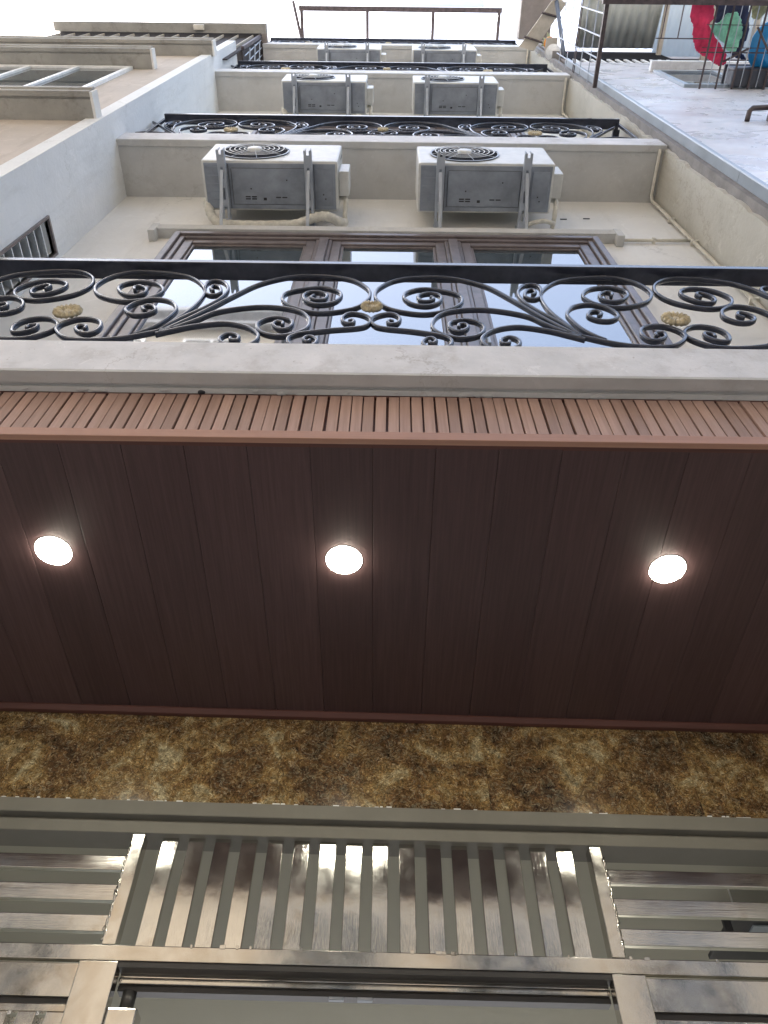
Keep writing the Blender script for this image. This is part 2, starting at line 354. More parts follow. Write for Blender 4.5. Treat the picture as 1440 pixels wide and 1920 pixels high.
SCROLLS = [
  [(0.867,0.215),(0.8,0.321),(0.736,0.432),(0.631,0.629),(0.531,0.791),(0.391,0.893),(0.255,0.908),(0.111,0.862),(0.034,0.76),(0.012,0.673),(0.027,0.581),(0.091,0.487),(0.233,0.441),(0.353,0.504),(0.407,0.594),(0.385,0.686),(0.25,0.748),(0.166,0.706),(0.143,0.636),(0.177,0.56),(0.243,0.535),(0.297,0.573),(0.315,0.637),(0.296,0.682),(0.248,0.69),(0.209,0.652),(0.218,0.597),(0.251,0.589),(0.279,0.617),(0.267,0.648)],
  [(0.871,0.2),(0.752,0.335),(0.672,0.438),(0.517,0.501),(0.385,0.491),(0.297,0.434),(0.26,0.327),(0.282,0.242),(0.365,0.188),(0.446,0.217),(0.479,0.295),(0.452,0.36),(0.397,0.38),(0.344,0.354),(0.331,0.306),(0.351,0.26),(0.382,0.258),(0.411,0.3),(0.4,0.335),(0.374,0.326),(0.372,0.299)],
  [(0.881,0.193),(0.827,0.229),(0.743,0.28),(0.624,0.315),(0.526,0.281),(0.467,0.21),(0.457,0.151),(0.483,0.095),(0.534,0.078),(0.591,0.108),(0.61,0.151),(0.596,0.192),(0.567,0.203),(0.536,0.175),(0.538,0.139),(0.562,0.14),(0.568,0.162)],
  [(0.094,0.354),(0.082,0.361),(0.072,0.345),(0.085,0.323),(0.113,0.335),(0.124,0.379),(0.107,0.425),(0.072,0.439),(0.024,0.409),(0.001,0.359),(0.019,0.304),(0.066,0.278),(0.165,0.257),(0.263,0.226),(0.311,0.201),(0.333,0.162),(0.324,0.111),(0.28,0.074),(0.234,0.087),(0.214,0.136),(0.231,0.176),(0.255,0.184),(0.27,0.155),(0.253,0.13),(0.242,0.149)],
  [(0.873,0.23),(0.818,0.353),(0.742,0.474),(0.687,0.595),(0.672,0.705),(0.703,0.793),(0.746,0.824),(0.781,0.799),(0.784,0.728),(0.762,0.652),(0.726,0.632),(0.7,0.668),(0.716,0.735),(0.747,0.755),(0.755,0.717),(0.737,0.688)],
  [(0.88,0.216),(0.834,0.337),(0.788,0.476),(0.77,0.616),(0.781,0.709),(0.837,0.817),(0.905,0.884),(1.021,0.925),(1.141,0.94),(1.221,0.903),(1.277,0.828),(1.293,0.718),(1.24,0.611),(1.116,0.548),(1.016,0.578),(0.972,0.645),(0.975,0.707),(1.025,0.776),(1.109,0.798),(1.173,0.759),(1.179,0.696),(1.136,0.633),(1.081,0.614),(1.047,0.648),(1.05,0.701),(1.089,0.738),(1.111,0.721),(1.1,0.685)],
  [(0.966,0.185),(0.925,0.233),(0.886,0.304),(0.858,0.41),(0.859,0.474),(0.902,0.549),(0.984,0.58),(1.055,0.529),(1.076,0.449),(1.037,0.396),(0.983,0.395),(0.946,0.437),(0.958,0.482),(0.993,0.502),(1.008,0.47),(0.99,0.443)],
  [(0.802,0.259),(0.813,0.258),(0.876,0.224),(0.958,0.175),(1.047,0.139),(1.152,0.126),(1.236,0.145),(1.298,0.216),(1.3,0.281),(1.256,0.334),(1.199,0.344),(1.146,0.313),(1.127,0.253),(1.142,0.197),(1.181,0.191),(1.221,0.228),(1.22,0.268),(1.188,0.26),(1.187,0.234)]]
# ================================================================ SETTING
g = link('ground', poly_me([(-300, -300, 0), (300, -300, 0), (300, 300, 0), (-300, 300, 0)], [(0, 1, 2, 3)]), 'ground')
g['kind'] = 'structure'

# ================================================================ THE HOUSE
XL, XR, YW = -2.18, 2.16, 1.67
DZ = 4.12
house = thing('town_house', 'tall narrow white town house with scroll balconies, dark soffit and steel gate below', 'house', (0, 1.67, 0))
box('wall', XL-0.05, XR+0.05, YW, YW+0.14, 3.90, 18.6, 'wall', house)
box('roof', XL-0.1, XR+0.1, YW-0.02, 7.5, 18.6, 18.75, 'slab', house)
box('floor_slab', XL+0.005, XR-0.005, 1.345, 2.95, 3.84, 4.09, 'cement', house)

# left party wall, with the louvred opening left free
lw = [(-2.30, XL, 1.05, 2.9, 0.0, 5.55), (-2.30, XL, 1.05, 1.40, 5.55, 6.60), (-2.30, XL, 1.615, 2.9, 5.55, 6.60), (-2.30, XL, 1.05, 2.9, 6.60, 14.0)]
link('party_wall', multibox_me(lw, house), 'party', house)
lv = box('louvre_vent', -2.29, -2.275, 1.40, 1.615, 5.55, 6.60, 'acd', house)
for k in range(9):
    zz = 5.60 + k*0.112
    me = poly_me([(-2.262, 1.402, zz+0.055), (-2.186, 1.402, zz), (-2.186, 1.613, zz), (-2.262, 1.613, zz+0.055),
                  (-2.262, 1.402, zz+0.067), (-2.186, 1.402, zz+0.012), (-2.186, 1.613, zz+0.012), (-2.262, 1.613, zz+0.067)], BF, lv)
    link('slat', me, 'party', lv)
link('frame', multibox_me([(-2.20, -2.165, 1.385, 1.40, 5.53, 6.62), (-2.20, -2.165, 1.615, 1.63, 5.53, 6.62), (-2.20, -2.165, 1.40, 1.615, 6.60, 6.62)], lv), 'frame', lv)

# right party wall: bare cement core, render with a ragged broken front edge
box('party_wall', 2.185, 2.235, 1.205, 2.9, 0.0, 15.9, 'cement', house)
zs = [0 + i*0.07 for i in range(int(15.9/0.07)+1)]
V = []; F = []
for i, z in enumerate(zs):
    y = 1.262 + 0.022*noise.noise((0, 3.1, z*1.3)) + 0.020*noise.noise((4, 0.1, z*6.0)) + 0.008*noise.noise((4, 9, z*21.0))
    V += [(XR, y+0.006, z), (2.19, y, z), (XR, 2.9, z)]
    if i:
        a = (i-1)*3; b = i*3
        F += [(a, b, b+2, a+2), (a+1, b+1, b, a)]
link('render_coat', poly_me(V, F, house), 'cream', house)

# balcony slabs
for i in range(4):
    z = (4.13, 8.23, 12.36, 15.72)[i]
    pf = [(1.68, z), (1.288, z), (1.284, z-0.012), (1.236, z-0.014), (1.234, z-0.004), (1.236, z+0.238), (1.243, z+0.245), (1.68, z+0.245)]
    s = prism_x('balcony_slab', pf, XL-0.01 if i < 3 else -2.06, XR+0.01, 'slab', house)
    # upstand on the front edge: worn coat, skylight painted in as lighter colour
    zc = z
    prism_x('edge_band', [(1.2335, zc-0.002), (1.2335, zc+0.243), (1.2405, zc+0.249), (1.32, zc+0.249), (1.32, zc+0.246), (1.2385, zc+0.246), (1.2365, zc+0.2), (1.2365, zc-0.002)], XL+0.002 if i < 3 else -2.058, XR-0.002, 'edge', s)

# cornice bead under the first slab and crumbling mortar blobs
prism_x('cornice_bead', [(1.30, 4.129), (1.30, 4.118), (1.318, 4.114), (1.326, 4.129)], XL+0.01, XR-0.01, 'slab', house)
for k in range(26):
    x = random.uniform(-1.9, 1.9); r = random.uniform(0.004, 0.010) * (1.9 if k == 0 else 1)
    if k == 0: x = -0.685
    bm = bmesh.new(); bmesh.ops.create_icosphere(bm, subdivisions=2, radius=r)
    for v in bm.verts: v.co *= 1+0.5*noise.noise(v.co*90+Vector((k, 0, 0)))
    bmesh.ops.scale(bm, vec=(random.uniform(1.5, 4.5) if k else 1.6, 1, 0.6), verts=bm.verts[:])
    me = bpy.data.meshes.new('m'); bm.to_mesh(me); bm.free()
    link('mortar_lump', me, 'acd' if k == 0 else 'slab', house, (x, 1.312-1.67+random.uniform(-.006, .006), 4.116), True)

# windows and lintels on each floor
def window(zb):
    x0, x1, z0, z1 = -1.495, 1.435, zb+0.10, zb+2.93
    def ring(x0, x1, z0, z1, w, y0, y1): return [(x0, x0+w, y0, y1, z0, z1), (x1-w, x1, y0, y1, z0, z1), (x0+w, x1-w, y0, y1, z1-w, z1), (x0+w, x1-w, y0, y1, z0, z0+w)]
    w = link('window', multibox_me(ring(x0, x1, z0, z1, 0.045, 1.595, 1.669) + ring(x0+0.0455, x1-0.0455, z0+0.0455, z1-0.0455, 0.035, 1.612, 1.669), house, 0.004), 'frame', house)
    xa, xb, za, zz = x0+0.081, x1-0.081, z0+0.081, z1-0.081
    mull = [-0.455, 0.425]
    for m in mull:
        link('mullion', multibox_me([(m-0.03, m+0.03, 1.600, 1.668, za, zz), (m-0.055, m-0.0305, 1.618, 1.668, za, zz), (m+0.0305, m+0.055, 1.618, 1.668, za, zz)], w, 0.004), 'frame', w)
    xs = [xa, mull[0]-0.0555, mull[0]+0.0555, mull[1]-0.0555, mull[1]+0.0555, xb]
    for k in range(3):
        a, b = xs[2*k]+0.001, xs[2*k+1]-0.001
        link('casement', multibox_me(ring(a, b, za+0.002, zz-0.002, 0.062, 1.627, 1.668) + ring(a+0.0625, b-0.0625, za+0.0645, zz-0.0645, 0.018, 1.640, 1.668), w, 0.004), 'frame', w)
        box('pane', a+0.081, b-0.081, 1.652, 1.660, za+0.083, zz-0.083, 'glass', w)
        box('handle', (b-0.035 if k == 0 else a+0.02), (b-0.02 if k == 0 else a+0.035), 1.600, 1.626, za+0.95, za+1.08, 'galv', w, 0.003)
    # dropped-eared plaster lintel
    prism_x('lintel_moulding', [(1.669, zb+3.0), (1.60, zb+3.0), (1.585, zb+3.045), (1.60, zb+3.06), (1.60, zb+3.10), (1.669, zb+3.10)], -1.64, 1.575, 'slab', house)
    for sx in (-1, 1):
        xx = -1.665 if sx < 0 else 1.60
        box('lintel_ear', xx-0.025 if sx < 0 else xx-0.025, xx+0.025, 1.590, 1.669, zb+2.93, zb+3.0 + 0.095, 'slab', house, 0.004)
for i in range(3): window(4.11 + i*DZ)

# white conduits in the right-hand corner of each balcony
for i in range(3):
    z = (8.23, 12.36, 15.72)[i]
    tube('conduit', [(2.125, 1.642, z-3.4 if i == 0 else z-2.5), (2.125, 1.642, z-0.06), (2.12, 1.60, z-0.025), (2.118, 1.26, z-0.022)], 0.013, 'pvc', house)
    for k in range(4): box('pipe_clip', 2.105, 2.158, 1.630, 1.668, z-0.6-k*0.55, z-0.58-k*0.55, 'pvc', house)
tube('conduit', [(1.63, 1.650, 7.135), (2.11, 1.648, 7.135)], 0.012, 'pvc', house)
box('pipe_clip', 1.85, 1.868, 1.63, 1.669, 7.118, 7.152, 'pvc', house)
bm = None
for (x, z) in ((1.30, 7.70), (1.48, 7.72)):
    box('anchor_hole', x, x+0.05, 1.664, 1.6695, z, z+0.012, 'acd', house)

# ---------------------------------------------------------------- soffit and fascia
sof = box('soffit', XL+0.006, XR-0.006, 1.35, 2.94, 3.812, 3.838, 'btrim', house)
pw = 0.2115; n = int(4.33/pw)+1
me = box_me(-pw/2+0.0006, pw/2-0.0006, -0.70, 0.70, -0.006, 0.006, 0.0014)
for k in range(n):
    x = XL+0.015 + pw*(k+0.5)
    if x+pw/2 > XR: continue
    o = link('plank', me, 'plank', sof); o.location = Vector((x, 2.045, 3.806+random.uniform(-0.0003, 0.0003))) - Vector((0, 1.67, 0))
fas = box('fascia', XL+0.004, XR-0.004, 1.334, 1.349, 3.80, 4.128, 'btrim', house)
box('bottom_trim', XL+0.004, XR-0.004, 1.312, 1.3338, 3.797, 3.846, 'trim', fas, 0.003)
box('top_trim', XL+0.004, XR-0.004, 1.3205, 1.3338, 4.106, 4.127, 'btrim', fas, 0.002)
sp = 0.0425; me = box_me(-0.0182, 0.0182, -0.0085, 0.0085, -0.1285, 0.1285, 0.0015)
for k in range(int(4.32/sp)):
    x = XL+0.03 + sp*k + random.uniform(-0.0025, 0.0025)
    o = link('slat', me, 'slat', fas); o.location = Vector((x, 1.3252+random.uniform(-0.0015, 0.0015), 3.9755)) - Vector((0, 1.67, 0))
    o.rotation_euler = (0, random.uniform(-0.006, 0.006), random.uniform(-0.03, 0.03))

# ---------------------------------------------------------------- ground-floor front (slightly askew to the floors above)
SK = 0.0235
front = thing('entrance_front', 'granite-faced entrance front with grey lintel under the dark soffit', 'wall', (0, 2.74, 0), SK)
gw = 0.856
for k in range(5):
    x0 = -2.14 + k*gw
    me = box_me(-gw/2+0.0003, gw/2-0.0003, -0.011, 0.011, -0.226, 0.226, 0.0006)
    o = link('granite_slab', me, 'gran', front); o.location = (x0+gw/2, 0.012+random.uniform(0, 0.0008), 3.572)
box('backing', -2.14, 2.14, 2.765, 2.84, 3.352, 3.80, 'cement', front)
prism_x('back_trim', [(2.738, 3.774), (2.738, 3.799), (2.705, 3.799), (2.705, 3.792), (2.72, 3.776)], -2.14, 2.14, 'btrim', front)
prism_x('lintel', [(2.85, 3.221), (2.735, 3.221), (2.733, 3.223), (2.733, 3.268), (2.750, 3.270), (2.750, 3.284), (2.716, 3.287), (2.714, 3.29), (2.714, 3.343), (2.718, 3.347), (2.85, 3.347)], -2.14, 2.14, 'lintel', front)
for k in range(40):
    x = random.uniform(-2.0, 2.0); w_ = random.uniform(0.005, 0.03)
    box('grout_crumb', x, x+w_, 2.7195, 2.742, 3.3472, 3.3475+random.uniform(0.002, 0.006), 'white', front)
box('jamb', -2.14, -2.02, 2.733, 3.05, 0, 3.197, 'lintel', front); box('jamb', 2.02, 2.14, 2.733, 3.05, 0, 3.197, 'lintel', front)
# the entrance room behind the gate
box('room_ceiling', -2.14, 2.14, 2.852, 7.2, 3.26, 3.34, 'ceiling', front)
box('room_wall', -2.2, -2.141, 3.052, 7.2, 0, 3.34, 'ceiling', front); box('room_wall', 2.141, 2.2, 3.052, 7.2, 0, 3.34, 'ceiling', front)

# ---------------------------------------------------------------- stainless gate
gate = thing('stainless_gate', 'stainless steel barred gate with welded frame below the granite band', 'gate', (0, 2.765, 0), SK)
def gbox(name, x0, x1, y0, y1, z0, z1, mat='steel', par=None, bev=0.003): return box(name, x0, x1, 2.765+y0, 2.765+y1, z0, z1, mat, par or gate, bev)
gbox('bottom_rail', -2.0, 2.0, -0.025, 0.02, 2.770, 2.819)
for x0, x1 in ((-0.945, -0.898), (0.785, 0.832)):
    p = gbox('post', x0, x1, -0.026, 0.03, 2.8205, 3.2205)
    # rippled weld seam down the corner
    P = [(x0 if x0 < 0 else x1, 2.765-0.024, 2.83+i*0.012) for i in range(30)]
    tube('weld_seam', [(p_[0]+random.uniform(-.004, .004), p_[1]+random.uniform(-.003, .003), p_[2]) for p_ in P], 0.0048, 'steel', p, 6, lambda t: 1+0.35*math.sin(t*130))
x0b, dxb = -0.805, 0.0998
for k in range(16):
    w = 0.0295+random.uniform(-.001, .001)
    Vb = []; Fb = []; nz = 13     # flat faced bar, very slightly bowed along its length; the front strip is smooth, the sides flat
    for i in range(nz):
        t_ = -1+2*i/(nz-1); bow = 0.0018*t_*t_; zz = 0.1995*t_
        Vb += [(-w+0.002, -0.010+bow, zz), (w-0.002, -0.010+bow, zz), (w-0.002, -0.010+bow, zz), (w, -0.008+bow, zz), (w, 0.010+bow, zz), (-w, 0.010+bow, zz), (-w, -0.008+bow, zz), (-w+0.002, -0.010+bow, zz)]
    for i in range(nz-1):
        for q in (0, 2, 3, 4, 5, 6): Fb.append((i*8+q, i*8+q+1, (i+1)*8+q+1, (i+1)*8+q))
    Fb += [(7, 6, 5, 4, 3, 2), tuple((nz-1)*8+q for q in (2, 3, 4, 5, 6, 7))]
    me = poly_me(Vb, Fb)
    for p_ in me.polygons: p_.use_smooth = p_.normal.y < -0.97
    o = link('bar', me, 'steelv', gate); o.location = (x0b+k*dxb, -0.002+random.uniform(-.002, .002), 3.0205)
    o.rotation_euler = (random.uniform(-0.021, -0.015), 0, random.uniform(-0.035, 0.035))
for sx in (-1, 1):
    xa, xb = (-2.0, -0.9455) if sx < 0 else (0.8325, 2.0)
    for z0, z1 in ((3.087, 3.141), (2.974, 3.032), (2.868, 2.924)):
        b_ = gbox('cross_bar', xa, xb, -0.012+random.uniform(-.003, .003), 0.012, z0, z1, 'steelh')
        b_.rotation_euler = (random.uniform(-0.05, 0.05)*0, 0, 0)
        for q in range(3):
            bm = bmesh.new(); bmesh.ops.create_icosphere(bm, subdivisions=2, radius=random.uniform(0.005, 0.009))
            for v in bm.verts: v.co *= 1+0.5*noise.noise(v.co*120+Vector((q, z0*50, sx)))
            bmesh.ops.scale(bm, vec=(0.8, 0.35, 1.5), verts=bm.verts[:]); me = bpy.data.meshes.new('m'); bm.to_mesh(me); bm.free()
            link('weld_bead', me, 'steel', b_, ((-0.948 if sx < 0 else 0.835)+sx*random.uniform(0, 0.006), -0.013, z0+0.01+q*0.017), True)
    # leaf below
    lf = gbox('leaf_plate', -2.0 if sx < 0 else 0.886, -1.0005 if sx < 0 else 2.0, -0.018, 0.02, 2.660, 2.762)
    gbox('leaf_stile', -1.0 if sx < 0 else 0.772, -0.872 if sx < 0 else 0.8855, -0.024, 0.03, 0.05, 2.7685)
    gbox('painted_shadow_gap', -2.0 if sx < 0 else 0.887, -1.002 if sx < 0 else 2.0, -0.004, 0.015, 2.640, 2.6595, 'sdark', lf, 0)  # dark strip colours in the shade of the joint
    gbox('leaf_rail', -2.0 if sx < 0 else 0.887, -1.002 if sx < 0 else 2.0, -0.016, 0.018, 2.618, 2.640, 'steel', lf)
    xs = -1.075
    for k in range(9):
        xx = (-1.001-0.058-k*0.089) if sx < 0 else (0.888+k*0.089)
        gbox('leaf_slat', xx, xx+0.058, -0.014, 0.016, 0.1, 2.6178, 'steel', lf)
    # expanded-metal mesh behind the leaf slats
    Vm = []; Fm = []
    xa2, xb2 = (-2.0, -1.001) if sx < 0 else (0.887, 2.0)
    cx = xa2
    while cx < xb2:
        zz = 2.30; j = 0
        while zz < 2.608:
            ox = 0.005 if j % 2 else 0.0
            for (a, b, c, d) in ((cx+ox, zz, cx+ox+0.005, zz+0.0065), (cx+ox+0.005, zz+0.0065, cx+ox+0.010, zz)):
                kk = len(Vm); dx, dz = c-a, d-b; l = math.hypot(dx, dz); nx, nz = -dz/l*0.0012, dx/l*0.0012
                Vm += [(a-nx, 2.785, b-nz), (c-nx, 2.785, d-nz), (c+nx, 2.785, d+nz), (a+nx, 2.785, b+nz)]; Fm.append((kk, kk+1, kk+2, kk+3))
            zz += 0.0065; j += 1
        cx += 0.010
    mo = link('mesh_infill', poly_me(Vm, Fm, gate), 'steel', gate); mo['kind'] = 'stuff'
gbox('track', -0.87, 0.771, 0.035, 0.075, 2.742, 2.7685, 'steel', None, 0.004)
gbox('track_lip', -0.87, 0.771, 0.028, 0.075, 2.722, 2.7415, 'steel', None, 0.004)
gbox('track_slot', -0.87, 0.771, 0.045, 0.09, 2.704, 2.7215, 'sdark', None, 0)
gbox('track_slot', -0.87, 0.771, -0.02, 0.034, 2.752, 2.769, 'sdark', None, 0)
for x in (-0.17, -0.075): gbox('roller_stop', x, x+0.05, 0.04, 0.06, 2.694, 2.7035, 'galv', None, 0.002)
rl = tube('roller', [(-0.826, 2.81, 2.640), (-0.826, 2.81, 2.702)], 0.023, 'sdark', gate, 16)
gbox('roller_block', -0.872, -0.775, -0.01, 0.07, 2.55, 2.636, 'steel', rl, 0.006)
for k in range(22):   # hanging grime threads and weld spatter along the rail
    x = random.uniform(-0.9, 1.9)
    gbox('weld_spot', x, x+random.uniform(0.006, 0.02), -0.028, -0.024, 2.814, 2.823+random.uniform(0, .004), 'steel', None, 0.001)

# hanging black panel inside the entrance
hp = thing('hanging_panel', 'black flat panel hung by a thin white wire behind the gate at right', 'lamp', (1.45, 3.4, 3.0))
box('panel', 1.385, 1.98, 3.085, 3.43, 3.115, 3.135, 'acd', hp, 0.004)
box('silver_plate', 1.48, 1.74, 3.125, 3.19, 3.108, 3.1145, 'flash', hp)
box('side_flap', 1.355, 1.3845, 3.10, 3.115, 3.07, 3.135, 'acd', hp)
tube('wire', [(1.42, 3.11, 3.13), (1.425, 3.11, 3.259)], 0.0035, 'white', hp, 6)
tube('wire', [(1.92, 3.38, 3.13), (1.92, 3.38, 3.259)], 0.0035, 'white', hp, 6)

# ---------------------------------------------------------------- downlights
def disc_me(r, z=0.0, n=48, r0=None):
    if r0 is None:
        return poly_me([(r*math.cos(2*math.pi*k/n), r*math.sin(2*math.pi*k/n), z) for k in range(n)], [tuple(range(n-1, -1, -1))])
def lathe_me(prof, n=48):
    V = []; F = []
    for r, z in prof:
        for k in range(n): V.append((r*math.cos(2*math.pi*k/n), r*math.sin(2*math.pi*k/n), z))
    for i in range(len(prof)-1):
        for k in range(n): F.append((i*n+k, i*n+(k+1) % n, (i+1)*n+(k+1) % n, (i+1)*n+k))
    return poly_me(V, F)
ring_me = lathe_me([(0.0655, 0.001), (0.066, -0.0008), (0.0675, -0.0012), (0.069, -0.0005), (0.0695, 0.004)]); dif_me = lathe_me([(0.0005, -0.017), (0.02, -0.0165), (0.04, -0.013), (0.055, -0.008), (0.0655, -0.0014), (0.0655, 0.003)])
for x, y, lb in ((-1.234, 1.812, 'round lit downlight in the dark soffit, leftmost of the three'), (-0.157, 1.837, 'round lit downlight in the dark soffit, middle one of three'), (1.05, 1.860, 'round lit downlight in the dark soffit, rightmost of the three')):
    t = thing('downlight', lb, 'lamp', (x, y, 3.7995), 0, 'downlights in the soffit')
    link('trim_ring', ring_me, 'white', t, smooth=True); link('diffuser', dif_me, 'lamp', t)

# ================================================================ BALCONY RAILINGS
def sweep_me(pts, w=0.0074, d=0.012):
    """rounded square bar swept along (x, z) points, depth along y"""
    P = crom([(a, 0, b) for a, b in pts], 7); V = []; F = []
    sec = [(-w, -d*0.6), (-w*0.6, -d), (w*0.6, -d), (w, -d*0.6), (w, d*0.6), (w*0.6, d), (-w*0.6, d), (-w, d*0.6)]; n = 8
    for i, p in enumerate(P):
        t = (P[min(i+1, len(P)-1)]-P[max(i-1, 0)]).normalized(); nn = Vector((-t.z, 0, t.x))
        for a, b in sec: V.append(tuple(p + nn*a + Vector((0, b, 0))))
    for i in range(len(P)-1):
        for k in range(n): F.append((i*n+k, i*n+(k+1) % n, (i+1)*n+(k+1) % n, (i+1)*n+k))
    F.append(tuple(range(n))); F.append(tuple((len(P)-1)*n+k for k in range(n-1, -1, -1)))
    me = poly_me(V, F); bm = bmesh.new(); bm.from_mesh(me); bmesh.ops.recalc_face_normals(bm, faces=bm.faces[:]); bm.to_mesh(me); bm.free()
    for p in me.polygons: p.use_smooth = True
    return me
sc_me = [sweep_me(s) for s in SCROLLS]
short_me = sweep_me(SCROLLS[0][:5])
def rosette_me(R):
    n = 64; V = []; F = []
    prof = [(0.0, -0.010), (0.10, -0.013), (0.20, -0.012), (0.26, -0.004), (0.33, -0.006), (0.45, -0.016), (0.70, -0.019), (0.92, -0.014), (1.0, -0.006), (0.97, 0.004), (0.5, 0.006)]
    for r, y in prof:
        for k in range(n):
            q = 2*math.pi*k/n; m = math.cos(q*16)
            rr = r*R*(1+0.055*m*(r > 0.6)); yy = y + (-0.0035*m if 0.3 < r < 0.99 else 0)
            V.append((rr*math.cos(q), yy, rr*math.sin(q)))
    for i in range(len(prof)-1):
        for k in range(n): F.append((i*n+k, (i+1)*n+k, (i+1)*n+(k+1) % n, i*n+(k+1) % n))
    return poly_me(V, F)
rosL, rosS = rosette_me(0.060), rosette_me(0.047)
HP = 1.307; XC = -0.079
RL = ['black scroll iron railing of the lowest balcony, with gilded rosettes, nearest the camera',
      'black scroll iron railing of the second balcony, above the lowest pair of air conditioners',
      'black scroll iron railing of the third balcony, above the middle pair of air conditioners',
      'black iron railing of the topmost balcony, just under the glass canopy frame']
for lev in range(4):
    zt = (4.375, 8.475, 12.605, 15.965)[lev]
    r = thing('balcony_railing', RL[lev], 'railing', (XC, 1.29, zt), 0, 'scroll railings of the balconies')
    W0, W1 = -2.10, 2.09
    box('handrail', W0, W1, 1.248, 1.337, zt+0.972, zt+1.012, 'iron', r, 0.004)
    box('bottom_rail', W0, W1, 1.280, 1.300, zt+0.012, zt+0.032, 'iron', r, 0.002)
    for x in (W0+0.012, W1-0.012): box('end_post', x-0.012, x+0.012, 1.278, 1.302, zt, zt+0.9715, 'iron', r, 0.002)
    for sx in (-1, 1):   # short returns to the wall
        x = W0+0.012 if sx < 0 else W1-0.012
        box('side_rail', x-0.03, x+0.03, 1.3375, 1.669, zt+0.972, zt+1.012, 'iron', r, 0.003)
        for k in range(3): box('side_bar', x-0.007, x+0.007, 1.38+k*0.1, 1.394+k*0.1, zt, zt+0.9715, 'iron', r)
    def put(me, off, flip):
        o = bpy.data.objects.new('scroll', me); col.objects.link(o); o.parent = r; o.location = (off, 0, 0); o.scale = (-1 if flip else 1, 1, 1)
        if not me.materials: me.materials.append(M['iron'])
    for k in range(8): put(sc_me[k], 0, False); put(sc_me[k], 0, True)
    for k in (4, 5, 6, 7, 2):
        put(sc_me[k], 2*HP, True); put(sc_me[k], -2*HP, False)
    put(short_me, 2*HP, True); put(short_me, -2*HP, False)
    for x, z, me in ((0, 0.487, rosS), (HP, 0.391, rosL), (-HP, 0.391, rosL)):
        link('rosette', me, 'gold', r, (x, -0.012, z), True)

# ================================================================ AIR CONDITIONERS
def ring_torus(R, r, n=56, m=8):
    V = []; F = []
    for i in range(n):
        a = 2*math.pi*i/n
        for j in range(m):
            b = 2*math.pi*j/m; q = R+r*math.cos(b); V.append((q*math.cos(a), r*math.sin(b)*0.25, q*math.sin(a)))
    for i in range(n):
        for j in range(m): F.append((i*m+j, i*m+(j+1) % m, ((i+1) % n)*m+(j+1) % m, ((i+1) % n)*m+j))
    return poly_me(V, F)
acm = {}
def ac_parts():
    P = []
    P.append(('casing', box_me(0, 0.97, -0.45, -0.11, 0.0, 0.57, 0.016), 'acw', (0, 0, 0), None))
    P.append(('base_pan', box_me(0.018, 0.952, -0.435, -0.125, -0.010, 0.0, 0.003), 'acb', (0, 0, 0), None))
    P.append(('pressed_panel', box_me(0.215, 0.73, -0.40, -0.16, -0.0155, -0.0105, 0.002), 'acb', (0, 0, 0), 1))
    P.append(('pressed_panel', box_me(0.815, 0.935, -0.40, -0.15, -0.0145, -0.0105, 0.002), 'acb', (0, 0, 0), 1))
    for x, y in ((0.30, -0.215), (0.345, -0.215), (0.30, -0.200), (0.345, -0.200), (0.52, -0.212), (0.565, -0.212)):
        P.append(('drain_slot', box_me(x, x+0.036, y, y+0.008, -0.0175, -0.016), 'acd', (0, 0, 0), 1))
    P.append(('drain_hole', box_me(0.43, 0.452, -0.205, -0.187, -0.0175, -0.016), 'acd', (0, 0, 0), 1))
    for x, y in ((0.86, -0.235), (0.875, -0.205), (0.34, -0.27), (0.60, -0.33)): P.append(('screw', box_me(x, x+0.009, y, y+0.009, -0.0175, -0.0162), 'acd', (0, 0, 0), 1))
    for k in range(5): P.append(('pan_rib', box_me(0.03, 0.185, -0.41+k*0.055, -0.405+k*0.055, -0.0135, -0.0105), 'acb', (0, 0, 0), 1))
    for x0, x1, y0, y1 in ((0.19, 0.193, -0.43, -0.13), (0.80, 0.8025, -0.43, -0.13), (0.205, 0.74, -0.1575, -0.1555), (0.215, 0.73, -0.4035, -0.4015), (0.21, 0.2125, -0.40, -0.16), (0.733, 0.7355, -0.40, -0.16)):
        P.append(('pan_seam', box_me(x0, x1, y0, y1, -0.0112, -0.0102), 'acd', (0, 0, 0), 1))
    fc = (0.345, -0.452, 0.285)
    P.append(('fan_opening', lathe_y([(0.001, -0.002), (0.246, -0.002), (0.25, 0.003)]), 'matte', fc, None))
    for R in (0.248, 0.215, 0.18, 0.145, 0.11, 0.075): P.append(('grille_ring', ring_torus(R, 0.0042 if R < 0.24 else 0.008), 'galv' if R > 0.24 else 'acw', (fc[0], -0.474 if R < 0.24 else -0.458, fc[2]), None))
    for k in range(8):
        a = math.pi*k/4+0.2
        P.append(('grille_spoke', tube_me([(0.05*math.cos(a), 0, 0.05*math.sin(a)), (0.248*math.cos(a), 0.012, 0.248*math.sin(a))], 0.0025, None, 6), 'galv', (fc[0], -0.474, fc[2]), None))
    P.append(('grille_hub', lathe_y([(0.001, -0.008), (0.045, -0.008), (0.055, 0.0), (0.055, 0.01)]), 'acw', (fc[0], -0.474, fc[2]), None))
    P.append(('valve_cover', box_me(0.971, 1.045, -0.375, -0.205, 0.05, 0.29, 0.008), 'acw', (0, 0, 0), None))
    P.append(('valve', tube_me(crom([(0.972, -0.18, 0.10), (1.01, -0.18, 0.10), (1.02, -0.17, 0.07), (1.015, -0.10, 0.03), (1.01, -0.03, 0.02), (1.005, -0.006, 0.02)], 4), 0.018, None, 8), 'hose', (0, 0, 0), None))
    P.append(('side_label', box_me(0.9705, 0.9715, -0.40, -0.385, 0.35, 0.5), 'acd', (0, 0, 0), None))
    for x in (0.155, 0.765):
        P.append(('bracket', chan_me(x), 'galv', (0, 0, 0), None))
    return P
